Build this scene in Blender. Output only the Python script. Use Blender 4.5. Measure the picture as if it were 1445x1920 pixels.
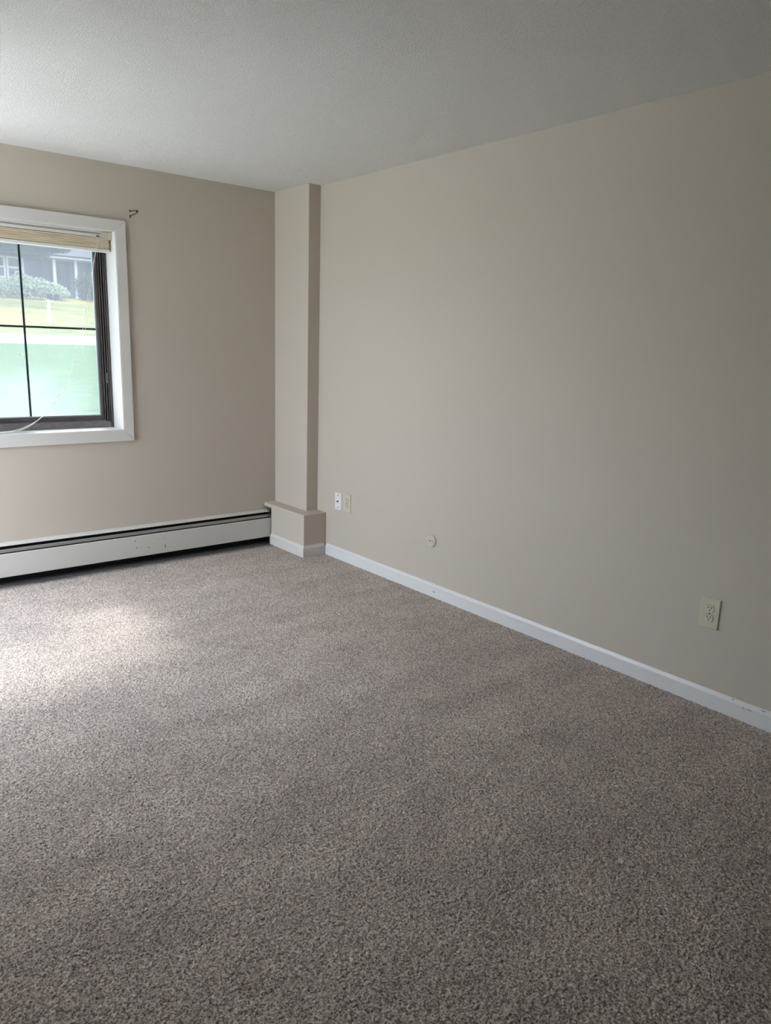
import bpy, bmesh, math, random
import numpy as np
from mathutils import Matrix, Vector

for o in list(bpy.data.objects):
    bpy.data.objects.remove(o, do_unlink=True)
scene = bpy.context.scene
COL = scene.collection

# ------------------------------------------------------------------ camera
CX, CY, CZ = -2.78069, -4.46458, 1.37304
YAW, PITCH, ROLL, FPX = 0.694285, -0.219645, 0.031845, 1387.09
_f = Vector((math.sin(YAW) * math.cos(PITCH), math.cos(YAW) * math.cos(PITCH), math.sin(PITCH)))
_r = Vector((math.cos(YAW), -math.sin(YAW), 0))
_u = _r.cross(_f)
_r2 = _r * math.cos(ROLL) + _u * math.sin(ROLL)
_u2 = -_r * math.sin(ROLL) + _u * math.cos(ROLL)
cam = bpy.data.cameras.new('camera')
cam.sensor_fit = 'HORIZONTAL'
cam.sensor_width = 36.0
cam.lens = FPX * 36.0 / 1445.0
cam.clip_start = 0.05
cam.clip_end = 600
cam_o = bpy.data.objects.new('camera', cam)
m = Matrix.Identity(4)
for i in range(3):
    m[i][0] = _r2[i]; m[i][1] = _u2[i]; m[i][2] = -_f[i]
m[0][3], m[1][3], m[2][3] = CX, CY, CZ
cam_o.matrix_world = m
COL.objects.link(cam_o)
scene.camera = cam_o

# ------------------------------------------------------------------ sky, hazy sun, exposure
scene.view_settings.view_transform = 'Standard'
scene.view_settings.look = 'None'
scene.view_settings.gamma = 1.0
scene.view_settings.use_curve_mapping = False
scene.view_settings.exposure = 3.55

world = bpy.data.worlds.new('overcast_sky')
scene.world = world
world.use_nodes = True
wn = world.node_tree
wn.nodes.clear()
wo = wn.nodes.new('ShaderNodeOutputWorld')
wb = wn.nodes.new('ShaderNodeBackground')
wb.inputs['Strength'].default_value = 1.0
wtc = wn.nodes.new('ShaderNodeTexCoord')
wsep = wn.nodes.new('ShaderNodeSeparateXYZ')
wr = wn.nodes.new('ShaderNodeValToRGB')          # overcast dome: zenith brighter than horizon
wr.color_ramp.elements[0].position = 0.0
wr.color_ramp.elements[0].color = (0.60, 0.67, 0.77, 1)
wr.color_ramp.elements[1].position = 1.0
wr.color_ramp.elements[1].color = (1.80, 1.96, 2.22, 1)
wn.links.new(wtc.outputs['Generated'], wsep.inputs[0])
wn.links.new(wsep.outputs['Z'], wr.inputs[0])
wn.links.new(wr.outputs[0], wb.inputs['Color'])
wn.links.new(wb.outputs[0], wo.inputs[0])

sun = bpy.data.lights.new('hazy_sun', 'SUN')
sun.energy = 1.35
sun.angle = math.radians(9)
sun.color = (1.0, 0.97, 0.95)
sun_o = bpy.data.objects.new('hazy_sun', sun)
COL.objects.link(sun_o)
_sd = Vector((-0.17, -0.95, -1.10)).normalized()      # direction the light travels
sun_o.rotation_euler = _sd.to_track_quat('-Z', 'Y').to_euler()
sun_o.location = (6, 12, 20)

try:
    scene.cycles.max_bounces = 14
    scene.cycles.diffuse_bounces = 8
    scene.cycles.transparent_max_bounces = 12
    scene.cycles.sample_clamp_indirect = 6.0
except Exception:
    pass

# ------------------------------------------------------------------ measures (metres)
H = 2.334                      # ceiling
XL, YB = -3.20, -5.3           # left wall, back wall
W, L = 0.0868, 0.400           # corner column: out from right wall, along it
W2, L2, HB = 0.175, 0.504, 0.280   # its wider base
BT, BH = 0.012, 0.0736         # baseboard
WXR, WXL = -1.1529, -2.915     # window opening right / left
WZB, WZT = 0.8362, 1.9681
CW = 0.0636                    # casing width
CT = 0.015                     # casing thickness
RD = 0.143                     # reveal depth to the metal frame
WALLT = 0.26

# ------------------------------------------------------------------ helpers
rng = random.Random(7)

class MB:
    def __init__(self):
        self.v = []; self.f = []
    def add(self, vs, fs):
        n = len(self.v)
        self.v.extend([tuple(p) for p in vs])
        self.f.extend([tuple(n + i for i in f) for f in fs])
        return self
    def box(self, x0, x1, y0, y1, z0, z1):
        x0, x1 = min(x0, x1), max(x0, x1); y0, y1 = min(y0, y1), max(y0, y1); z0, z1 = min(z0, z1), max(z0, z1)
        vs = [(x0, y0, z0), (x1, y0, z0), (x1, y1, z0), (x0, y1, z0), (x0, y0, z1), (x1, y0, z1), (x1, y1, z1), (x0, y1, z1)]
        return self.add(vs, [(0, 3, 2, 1), (4, 5, 6, 7), (0, 1, 5, 4), (1, 2, 6, 5), (2, 3, 7, 6), (3, 0, 4, 7)])
    def prism(self, prof, axis, a, b):
        """extrude a 2-D profile along an axis; profile coords are the two other axes in xyz order"""
        def P(q, t):
            if axis == 'x': return (t, q[0], q[1])
            if axis == 'y': return (q[0], t, q[1])
            return (q[0], q[1], t)
        n = len(prof)
        vs = [P(q, a) for q in prof] + [P(q, b) for q in prof]
        fs = [tuple(range(n - 1, -1, -1)), tuple(range(n, 2 * n))]
        for i in range(n):
            j = (i + 1) % n
            fs.append((i, j, n + j, n + i))
        return self.add(vs, fs)
    def cyl(self, c, axis, r, h, n=24, r2=None):
        r2 = r if r2 is None else r2
        c = Vector(c); ax = Vector(axis).normalized()
        t = ax.orthogonal().normalized(); b = ax.cross(t)
        vs = []
        for k, rr in ((0, r), (1, r2)):
            for i in range(n):
                a = 2 * math.pi * i / n
                vs.append(c + ax * (h * k) + (t * math.cos(a) + b * math.sin(a)) * rr)
        fs = [tuple(range(n - 1, -1, -1)), tuple(range(n, 2 * n))]
        for i in range(n):
            j = (i + 1) % n
            fs.append((i, j, n + j, n + i))
        return self.add(vs, fs)
    def lathe(self, c, axis, prof, n=32):
        """prof: (radius, height) pairs"""
        c = Vector(c); ax = Vector(axis).normalized()
        t = ax.orthogonal().normalized(); b = ax.cross(t)
        vs = []
        for (r, h) in prof:
            for i in range(n):
                a = 2 * math.pi * i / n
                vs.append(c + ax * h + (t * math.cos(a) + b * math.sin(a)) * r)
        fs = [tuple(range(n - 1, -1, -1)), tuple(range((len(prof) - 1) * n, len(prof) * n))]
        for k in range(len(prof) - 1):
            for i in range(n):
                j = (i + 1) % n
                fs.append((k * n + i, k * n + j, (k + 1) * n + j, (k + 1) * n + i))
        return self.add(vs, fs)
    def tube(self, pts, r, n=8):
        pts = [Vector(p) for p in pts]
        vs = []; up = Vector((0.3, 0.2, 0.93))
        for k, p in enumerate(pts):
            d = (pts[min(k + 1, len(pts) - 1)] - pts[max(k - 1, 0)]).normalized()
            t = d.cross(up).normalized(); b = d.cross(t)
            rr = r[k] if isinstance(r, (list, tuple)) else r
            for i in range(n):
                a = 2 * math.pi * i / n
                vs.append(p + (t * math.cos(a) + b * math.sin(a)) * rr)
        fs = [tuple(range(n - 1, -1, -1)), tuple(range((len(pts) - 1) * n, len(pts) * n))]
        for k in range(len(pts) - 1):
            for i in range(n):
                j = (i + 1) % n
                fs.append((k * n + i, k * n + j, (k + 1) * n + j, (k + 1) * n + i))
        return self.add(vs, fs)
    def build(self, name, mat, parent=None, bevel=0.0, seg=2, smooth=False):
        me = bpy.data.meshes.new(name)
        me.from_pydata(self.v, [], self.f)
        bm = bmesh.new(); bm.from_mesh(me)
        bmesh.ops.recalc_face_normals(bm, faces=bm.faces)
        if bevel > 0:
            ed = [e for e in bm.edges if len(e.link_faces) == 2 and e.calc_face_angle(0) > 0.5]
            bmesh.ops.bevel(bm, geom=ed, offset=bevel, segments=seg, affect='EDGES', profile=0.5, clamp_overlap=True)
        bm.to_mesh(me); bm.free()
        if smooth:
            for p in me.polygons: p.use_smooth = True
        me.materials.append(mat)
        o = bpy.data.objects.new(name, me)
        COL.objects.link(o)
        if parent is not None:
            o.parent = parent
            o.matrix_parent_inverse = parent.matrix_basis.inverted()
        return o

def tag(o, label=None, cat=None, group=None, kind=None):
    if label: o['label'] = label
    if cat: o['category'] = cat
    if group: o['group'] = group
    if kind: o['kind'] = kind
    return o

def thing(name, loc, label, cat, group=None, kind=None):
    o = bpy.data.objects.new(name, None)
    o.empty_display_size = 0.05
    o.location = loc
    COL.objects.link(o)
    return tag(o, label, cat, group, kind)

def s2l(r, g, b):
    def c(x):
        x /= 255.0
        return x / 12.92 if x <= 0.04045 else ((x + 0.055) / 1.055) ** 2.4
    return (c(r), c(g), c(b), 1)

class Mat:
    def __init__(self, name, col=(0.8, 0.8, 0.8, 1), rough=0.5, metal=0.0, spec=0.5, **kw):
        self.m = bpy.data.materials.new(name)
        self.m.use_nodes = True
        self.t = self.m.node_tree
        self.n = self.t.nodes
        self.p = self.n['Principled BSDF']
        self.out = self.n['Material Output']
        self.p.inputs['Base Color'].default_value = col
        self.p.inputs['Roughness'].default_value = rough
        self.p.inputs['Metallic'].default_value = metal
        self.p.inputs['Specular IOR Level'].default_value = spec
        for k, v in kw.items():
            self.p.inputs[k.replace('_', ' ')].default_value = v
        self.tc = None
    def node(self, t, **kw):
        n = self.n.new(t)
        for k, v in kw.items(): setattr(n, k, v)
        return n
    def obj(self):
        if self.tc is None: self.tc = self.node('ShaderNodeTexCoord')
        return self.tc.outputs['Object']
    def link(self, a, b): self.t.links.new(a, b)
    def noise(self, scale, detail=2.0, rough=0.5, vec=None):
        n = self.node('ShaderNodeTexNoise')
        n.inputs['Scale'].default_value = scale
        n.inputs['Detail'].default_value = detail
        n.inputs['Roughness'].default_value = rough
        self.link(vec or self.obj(), n.inputs['Vector'])
        return n
    def ramp(self, src, stops):
        r = self.node('ShaderNodeValToRGB')
        e = r.color_ramp.elements
        while len(e) < len(stops): e.new(0.5)
        for k, (p, c) in enumerate(stops):
            e[k].position = p; e[k].color = c
        self.link(src, r.inputs[0])
        return r
    def bump(self, src, strength, dist):
        b = self.node('ShaderNodeBump')
        b.inputs['Strength'].default_value = strength
        b.inputs['Distance'].default_value = dist
        self.link(src, b.inputs['Height'])
        prev = self.p.inputs['Normal'].links
        if prev: self.link(prev[0].from_socket, b.inputs['Normal'])
        self.link(b.outputs[0], self.p.inputs['Normal'])
    def mix(self, fac, a, b):
        mx = self.node('ShaderNodeMix', data_type='RGBA')
        for s, v in ((mx.inputs[0], fac), (mx.inputs[6], a), (mx.inputs[7], b)):
            if isinstance(v, (int, float, tuple)): s.default_value = v
            else: self.link(v, s)
        return mx.outputs[2]
    def math(self, op, a, b=None, clamp=False):
        n = self.node('ShaderNodeMath', operation=op)
        n.use_clamp = clamp
        for s, v in ((n.inputs[0], a), (n.inputs[1], b)):
            if v is None: continue
            if isinstance(v, (int, float)): s.default_value = v
            else: self.link(v, s)
        return n.outputs[0]
    def color(self, src): self.link(src, self.p.inputs['Base Color'])
    def spots(self, pts):
        """mask of small ellipses: pts = (centre xyz, half-size xyz), in object space"""
        acc = None
        nz = self.noise(160, 2)
        off = self.node('ShaderNodeVectorMath', operation='SUBTRACT')
        self.link(nz.outputs['Color'], off.inputs[0]); off.inputs[1].default_value = (0.5, 0.5, 0.5)
        for c, h in pts:
            a = self.node('ShaderNodeVectorMath', operation='SUBTRACT')
            self.link(self.obj(), a.inputs[0]); a.inputs[1].default_value = c
            d = self.node('ShaderNodeVectorMath', operation='DIVIDE')
            self.link(a.outputs[0], d.inputs[0]); d.inputs[1].default_value = h
            e = self.node('ShaderNodeVectorMath', operation='ADD')
            self.link(d.outputs[0], e.inputs[0]); self.link(off.outputs[0], e.inputs[1])
            ln = self.node('ShaderNodeVectorMath', operation='LENGTH')
            self.link(e.outputs[0], ln.inputs[0])
            mk = self.math('LESS_THAN', ln.outputs['Value'], 1.0)
            acc = mk if acc is None else self.math('MAXIMUM', acc, mk)
        return acc

# ------------------------------------------------------------------ materials
def wall_paint(name, c):
    M = Mat(name, c, rough=0.62, spec=0.25)
    M.bump(M.noise(260, 3).outputs['Fac'], 0.10, 0.0012)
    M.color(M.mix(M.math('MULTIPLY', M.noise(1.3, 3).outputs['Fac'], 0.10), c, tuple(x * 0.9 for x in c[:3]) + (1,)))
    return M.m
C_WALL = (0.555, 0.492, 0.428, 1)
m_wall = wall_paint('wall_paint', C_WALL)

M = Mat('ceiling_texture', (0.94, 0.925, 0.895, 1), rough=0.95, spec=0.1)
na = M.noise(165, 4, 0.7); nb = M.noise(75, 2)
M.bump(M.ramp(na.outputs['Fac'], [(0.42, (0, 0, 0, 1)), (0.66, (1, 1, 1, 1))]).outputs[0], 0.8, 0.006)
M.bump(nb.outputs['Fac'], 0.4, 0.004)
m_ceil = M.m
M = Mat('dark_bounce_cut', (0.07, 0.045, 0.03, 1), rough=0.5)  # dark finish invented for the unseen back wall, cuts bounce light
mp = M.node('ShaderNodeMapping'); mp.inputs['Scale'].default_value = (9, 9, 0.8)
M.link(M.obj(), mp.inputs[0])
M.color(M.ramp(M.noise(4, 4, 0.6, mp.outputs[0]).outputs['Fac'], [(0.3, (0.045, 0.028, 0.018, 1)), (0.7, (0.10, 0.066, 0.042, 1))]).outputs[0])
m_bounce_cut = M.m

def carpet_mat(name):
    M = Mat(name, (0.3, 0.26, 0.24, 1), rough=0.95, spec=0.1)
    M.p.inputs['Sheen Weight'].default_value = 0.12
    M.p.inputs['Sheen Roughness'].default_value = 0.6
    fine = M.noise(205, 4, 0.75)
    flecks = M.ramp(fine.outputs['Fac'], [(0.37, (0.082, 0.060, 0.051, 1)), (0.50, (0.46, 0.382, 0.337, 1)), (0.63, (0.885, 0.79, 0.725, 1))])
    rot = M.node('ShaderNodeMapping'); rot.inputs['Rotation'].default_value = (0, 0, 0.9); rot.inputs['Scale'].default_value = (1.0, 3.6, 1.0)
    M.link(M.obj(), rot.inputs[0])
    tracks = M.noise(1.7, 3, 0.55, rot.outputs[0])
    big0 = M.noise(3.4, 5, 0.65)
    class _B: pass
    big = _B(); big.outputs = {'Fac': M.math('ADD', M.math('MULTIPLY', big0.outputs['Fac'], 0.5), M.math('MULTIPLY', tracks.outputs['Fac'], 0.5))}
    worn = M.mix(M.ramp(big.outputs['Fac'], [(0.40, (0, 0, 0, 1)), (0.60, (1, 1, 1, 1))]).outputs[0], (0.87, 0.87, 0.875, 1), (1.08, 1.08, 1.075, 1))
    mul = M.node('ShaderNodeMix', data_type='RGBA', blend_type='MULTIPLY')
    mul.inputs[0].default_value = 1.0
    M.link(flecks.outputs[0], mul.inputs[6]); M.link(worn, mul.inputs[7])
    # strip along the heater: dust soiling plus the heater's shade, darkened into the colour
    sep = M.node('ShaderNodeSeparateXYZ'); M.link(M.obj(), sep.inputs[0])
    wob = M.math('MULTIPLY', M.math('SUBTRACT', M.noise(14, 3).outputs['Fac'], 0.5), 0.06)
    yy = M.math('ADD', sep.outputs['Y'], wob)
    soil_shade = M.node('ShaderNodeMapRange'); soil_shade.inputs[1].default_value = -0.165; soil_shade.inputs[2].default_value = -0.095
    M.link(yy, soil_shade.inputs[0])
    M.color(M.mix(soil_shade.outputs[0], mul.outputs[2], (0.035, 0.03, 0.028, 1)))
    M.bump(fine.outputs['Fac'], 0.4, 0.003)
    return M.m
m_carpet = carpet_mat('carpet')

m_trim = Mat('trim_white', (0.66, 0.64, 0.62, 1), rough=0.34, spec=0.5)
m_trim.bump(m_trim.noise(40, 2).outputs['Fac'], 0.03, 0.002)
m_trim = m_trim.m

M = Mat('baseboard_white', (0.72, 0.72, 0.725, 1), rough=0.34, spec=0.5)
sp = M.spots([((-0.012, -1.588, 0.030), (0.02, 0.007, 0.0045)), ((-0.006, -3.292, 0.068), (0.02, 0.004, 0.0022)),
              ((-0.008, -3.338, 0.053), (0.02, 0.003, 0.0022)), ((-0.008, -3.362, 0.0525), (0.02, 0.010, 0.0016)),
              ((-0.006, -3.409, 0.0675), (0.02, 0.010, 0.0020)), ((-0.012, -3.22, 0.022), (0.02, 0.004, 0.0012))])
M.color(M.mix(sp, (0.72, 0.72, 0.725, 1), (0.24, 0.22, 0.20, 1)))
m_base = M.m

M = Mat('heater_enamel', (0.63, 0.61, 0.575, 1), rough=0.42, spec=0.4)
def hp(x, z, hx, hz): return ((x, -0.08, z), (hx, 0.05, hz))
sp = M.spots([hp(-1.137, 0.151, 0.0025, 0.0045), hp(-1.128, 0.106, 0.0025, 0.0045), hp(-1.053, 0.098, 0.0045, 0.003),
              hp(-0.946, 0.091, 0.0026, 0.0105), hp(-0.945, 0.143, 0.006, 0.0012), hp(-1.10, 0.104, 0.008, 0.0010),
              hp(-0.99, 0.144, 0.007, 0.0008), hp(-0.52, 0.176, 0.003, 0.002)])
M.color(M.mix(sp, (0.63, 0.61, 0.575, 1), (0.10, 0.09, 0.08, 1)))
m_enamel = M.m
m_enamel2 = Mat('heater_enamel_hood', (0.63, 0.61, 0.575, 1), rough=0.42, spec=0.4)
m_enamel2.bump(m_enamel2.noise(30, 2).outputs['Fac'], 0.03, 0.002)
m_enamel2 = m_enamel2.m
m_damper = Mat('heater_damper_grey', (0.30, 0.29, 0.28, 1), rough=0.38, metal=0.4)
m_damper.bump(m_damper.noise(25, 2).outputs['Fac'], 0.05, 0.002)
m_damper = m_damper.m
m_dark = Mat('heater_inside', (0.012, 0.011, 0.010, 1), rough=0.8)
m_dark.bump(m_dark.noise(80, 2).outputs['Fac'], 0.2, 0.002)
m_dark = m_dark.m
m_copper = Mat('heater_pipe', (0.30, 0.14, 0.07, 1), rough=0.5, metal=0.8)
m_copper.bump(m_copper.noise(60, 2).outputs['Fac'], 0.1, 0.001)
m_copper = m_copper.m

def metal_frame(name, c):
    M = Mat(name, c, rough=0.45, spec=0.5)
    nz = M.noise(35, 4, 0.6)
    M.color(M.mix(M.ramp(nz.outputs['Fac'], [(0.45, (0, 0, 0, 1)), (0.7, (1, 1, 1, 1))]).outputs[0], c, tuple(min(1, x * 1.25 + 0.004) for x in c[:3]) + (1,)))
    M.bump(nz.outputs['Fac'], 0.06, 0.002)
    return M.m
m_frame = metal_frame('window_frame_brown', (0.062, 0.050, 0.049, 1))
m_frame2 = metal_frame('window_sill_frame_brown', (0.135, 0.122, 0.124, 1))
m_muntin = metal_frame('muntin_dark', (0.010, 0.018, 0.026, 1))
m_spacer = Mat('glass_spacer', (0.45, 0.50, 0.56, 1), rough=0.4, metal=0.5)
m_spacer.bump(m_spacer.noise(300, 1).outputs['Fac'], 0.1, 0.0005)
m_spacer = m_spacer.m

def glass_mat():
    """double pane: a thin pale film stands in for glare haze, denser low down"""
    M = Mat('veiled_glass')
    M.n.remove(M.p)
    tr = M.node('ShaderNodeBsdfTransparent'); tr.inputs[0].default_value = (0.93, 0.97, 0.96, 1)
    tl = M.node('ShaderNodeBsdfTranslucent'); tl.inputs[0].default_value = (0.82, 0.90, 1.0, 1)
    gl = M.node('ShaderNodeBsdfGlossy'); gl.inputs['Roughness'].default_value = 0.02
    fr = M.node('ShaderNodeFresnel'); fr.inputs[0].default_value = 1.5
    sep = M.node('ShaderNodeSeparateXYZ'); M.link(M.obj(), sep.inputs[0])
    # elliptical denser patch in the lower part of the pane, ragged by noise
    nz = M.math('MULTIPLY', M.math('SUBTRACT', M.noise(5.0, 4, 0.6).outputs['Fac'], 0.5), 0.9)
    dx = M.math('DIVIDE', M.math('SUBTRACT', sep.outputs['X'], -1.68), 0.40)
    dz = M.math('DIVIDE', M.math('SUBTRACT', sep.outputs['Z'], 0.93), 0.28)
    rr = M.math('SQRT', M.math('ADD', M.math('MULTIPLY', dx, dx), M.math('MULTIPLY', dz, dz)))
    rr = M.math('ADD', rr, nz)
    mr = M.node('ShaderNodeMapRange'); mr.interpolation_type = 'SMOOTHSTEP'
    mr.inputs[1].default_value = 1.25; mr.inputs[2].default_value = 0.35
    mr.inputs[3].default_value = GLARE_FILM; mr.inputs[4].default_value = LOW_FILM
    M.link(rr, mr.inputs[0])
    m1 = M.node('ShaderNodeMixShader'); M.link(mr.outputs[0], m1.inputs[0])
    M.link(tr.outputs[0], m1.inputs[1]); M.link(tl.outputs[0], m1.inputs[2])
    m2 = M.node('ShaderNodeMixShader'); M.link(fr.outputs[0], m2.inputs[0])
    M.link(m1.outputs[0], m2.inputs[1]); M.link(gl.outputs[0], m2.inputs[2])
    M.link(m2.outputs[0], M.out.inputs[0])
    return M.m
GLARE_FILM, LOW_FILM = 0.155, 0.28  # even haze standing in for glare, and a denser low patch
m_glass = glass_mat()
def clear_glass():
    M = Mat('clear_glass'); M.n.remove(M.p)
    tr = M.node('ShaderNodeBsdfTransparent'); tr.inputs[0].default_value = (0.93, 0.96, 0.95, 1)
    gl = M.node('ShaderNodeBsdfGlossy'); gl.inputs['Roughness'].default_value = 0.01
    fr = M.node('ShaderNodeFresnel'); fr.inputs[0].default_value = 1.45
    mx = M.node('ShaderNodeMixShader'); M.link(fr.outputs[0], mx.inputs[0])
    M.link(tr.outputs[0], mx.inputs[1]); M.link(gl.outputs[0], mx.inputs[2]); M.link(mx.outputs[0], M.out.inputs[0])
    return M.m
m_clear = clear_glass()
def screen_mat():
    """added screen over the right sash: dims the outside view, a fixed share left clear"""
    M = Mat('dimming_screen', (0.04, 0.042, 0.045, 1), rough=0.6)
    tr = M.node('ShaderNodeBsdfTransparent')
    mx = M.node('ShaderNodeMixShader'); mx.inputs[0].default_value = SCREEN
    M.link(tr.outputs[0], mx.inputs[1]); M.link(M.p.outputs[0], mx.inputs[2]); M.link(mx.outputs[0], M.out.inputs[0])
    return M.m
SCREEN = 0.76
m_screen = screen_mat()

M = Mat('blind_slat_tan', (0.5, 0.4, 0.27, 1), rough=0.5)
mp = M.node('ShaderNodeMapping'); mp.inputs['Scale'].default_value = (5, 60, 160)
M.link(M.obj(), mp.inputs[0])
gr = M.noise(1.0, 4, 0.6, mp.outputs[0])
M.color(M.ramp(gr.outputs['Fac'], [(0.27, (0.30, 0.22, 0.14, 1)), (0.42, (0.66, 0.55, 0.40, 1)), (0.75, (0.80, 0.71, 0.55, 1))]).outputs[0])
m_slat = M.m
def plain(name, c, rough=0.45, metal=0.0, ns=60, bs=0.05, spec=0.5):
    M = Mat(name, c, rough=rough, metal=metal, spec=spec)
    M.bump(M.noise(ns, 2).outputs['Fac'], bs, 0.001)
    return M.m
m_rail = plain('blind_rail_white', (0.70, 0.69, 0.66, 1), 0.4)
m_groove = plain('blind_groove_dark', (0.05, 0.045, 0.045, 1), 0.6)
m_cord = plain('blind_cord', (0.80, 0.80, 0.78, 1), 0.8)
m_bracket = plain('blind_bracket_beige', (0.56, 0.49, 0.42, 1), 0.5)
m_iron = plain('wrought_dark', (0.03, 0.022, 0.015, 1), 0.5, 0.6)
m_almond = plain('almond_plastic', (0.60, 0.55, 0.43, 1), 0.35)
m_almond2 = plain('almond_receptacle', (0.63, 0.58, 0.46, 1), 0.3)
m_white = plain('white_plastic', (0.80, 0.79, 0.82, 1), 0.32)
m_slot = plain('slot_black', (0.012, 0.010, 0.008, 1), 0.7)
m_screw = plain('screw_steel', (0.16, 0.15, 0.15, 1), 0.4, 0.8)
m_brass = plain('connector_brass', (0.20, 0.19, 0.20, 1), 0.4, 0.8)

# ------------------------------------------------------------------ room shell
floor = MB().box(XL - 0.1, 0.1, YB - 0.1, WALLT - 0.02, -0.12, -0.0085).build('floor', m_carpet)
tag(floor, 'grey-brown cut-pile carpet covering the whole room floor', 'floor', kind='structure')

def carpet():
    st = 0.0033
    x0, x1, y0, y1 = -3.05, -0.001, -4.35, -0.002
    nx = int((x1 - x0) / st); ny = int((y1 - y0) / st)
    g = np.random.default_rng(3)
    xs = np.linspace(x0, x1, nx); ys = np.linspace(y0, y1, ny)
    X, Y = np.meshgrid(xs, ys)
    n = g.standard_normal((ny, nx)).astype(np.float32)
    def blur(a, k):
        for ax in (0, 1):
            acc = np.zeros_like(a)
            for s, w in k: acc += w * np.roll(a, s, ax)
            a = acc
        return a
    fine = n
    mid = blur(g.standard_normal((ny, nx)).astype(np.float32), ((-1, .27), (0, .46), (1, .27)))
    mid /= mid.std()
    Z = -0.0030 + 0.0009 * fine + 0.0004 * mid
    Z = np.clip(Z, -0.0083, 0.0015)
    X = X + g.uniform(-0.001, 0.001, X.shape); Y = Y + g.uniform(-0.001, 0.001, Y.shape)
    X = np.clip(X, x0, x1); Y = np.clip(Y, y0, y1)
    co = np.stack([X, Y, Z], -1).reshape(-1, 3).astype(np.float32)
    idx = np.arange(nx * ny, dtype=np.int32).reshape(ny, nx)
    q = np.stack([idx[:-1, :-1], idx[:-1, 1:], idx[1:, 1:], idx[1:, :-1]], -1).reshape(-1, 4)
    me = bpy.data.meshes.new('carpet_pile')
    me.vertices.add(len(co)); me.vertices.foreach_set('co', co.ravel())
    me.loops.add(q.size); me.loops.foreach_set('vertex_index', q.ravel())
    me.polygons.add(len(q))
    me.polygons.foreach_set('loop_start', np.arange(0, q.size, 4, dtype=np.int32))
    me.update(calc_edges=True)
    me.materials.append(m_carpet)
    o = bpy.data.objects.new('carpet_pile', me)
    COL.objects.link(o)
    o.parent = floor
    o['kind'] = 'stuff'
carpet()

ceil = MB().box(XL - 0.1, 0.1, YB - 0.1, WALLT, H, H + 0.12).build('ceiling', m_ceil)
tag(ceil, 'white textured ceiling above the empty room', 'ceiling', kind='structure')
wr_ = MB().box(0, 0.15, YB - 0.1, WALLT, -0.1, H + 0.001).build('wall_right', m_wall)
tag(wr_, 'long beige painted wall on the right with three wall plates', 'wall', kind='structure')
DY0, DY1, DZ1 = -1.28, -0.16, 2.06      # sliding glass door opening in the left wall
wl_ = MB()
wl_.box(XL - 0.15, XL, YB - 0.1, DY0, -0.1, H + 0.001)
wl_.box(XL - 0.15, XL, DY1, WALLT, -0.1, H + 0.001)
wl_.box(XL - 0.15, XL, DY0, DY1, DZ1, H + 0.001)
wl_.box(XL - 0.15, XL, DY0, DY1, -0.1, 0.0)
wl_ = wl_.build('wall_left', m_wall)
tag(wl_, 'beige painted side wall opposite the outlet wall', 'wall', kind='structure')
wk_ = MB().box(XL, 0, YB - 0.15, YB, -0.1, H + 0.001).build('wall_back', m_bounce_cut)
tag(wk_, 'unseen wall behind the viewer, made dark to cut bounce light', 'wall', kind='structure')

# window wall with its opening (the opening is WXL..WXR x WZB..WZT)
OJ = 0.018        # jamb liner thickness
wf = MB()
wf.box(XL, WXL - OJ, 0, WALLT, -0.1, H)
wf.box(WXR + OJ, 0, 0, WALLT, -0.1, H)
wf.box(WXL - OJ, WXR + OJ, 0, WALLT, -0.1, WZB - OJ)
wf.box(WXL - OJ, WXR + OJ, 0, WALLT, WZT + OJ, H)
wf = wf.build('wall_front', m_wall)
tag(wf, 'beige painted wall with the window and the heater', 'wall', kind='structure')

# boxed corner column
col = thing('wall_corner', (0, 0, 0), 'beige boxed-in column in the corner with a wider boxed base', 'column', kind='structure')
MB().box(-W, 0.006, -L, 0.006, HB - 0.004, H + 0.004).build('column_shaft', m_wall, col, bevel=0.0025)
NY = -0.091
cb = MB().prism([(0.006, HB), (-L2, HB), (-L2, -0.006), (NY, -0.006), (NY, 0.254), (0.006, 0.254)], 'x', -W2, 0.006)
cb.build('column_base', m_wall, col, bevel=0.0022)

# baseboards: face, small step and a sloped cap
def bprof(s):          # (offset from wall, z)
    return [(0, -0.006), (-s, -0.006), (-s, 0.0555), (-s * 0.72, 0.0580), (-s * 0.66, 0.0600), (-s * 0.30, 0.0710), (-s * 0.12, BH), (0, BH)]
bb = MB().prism([(q[0] - 0.0002, q[1]) for q in bprof(BT)], 'y', YB + 0.001, -L2 - BT - 0.0015).build('baseboard_right', m_base)
tag(bb, 'white baseboard running along the foot of the outlet wall', 'baseboard', kind='structure')
bc = thing('baseboard_corner', (-W2, -L2, 0), 'short white baseboard wrapping the base of the corner column', 'baseboard', kind='structure')
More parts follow.
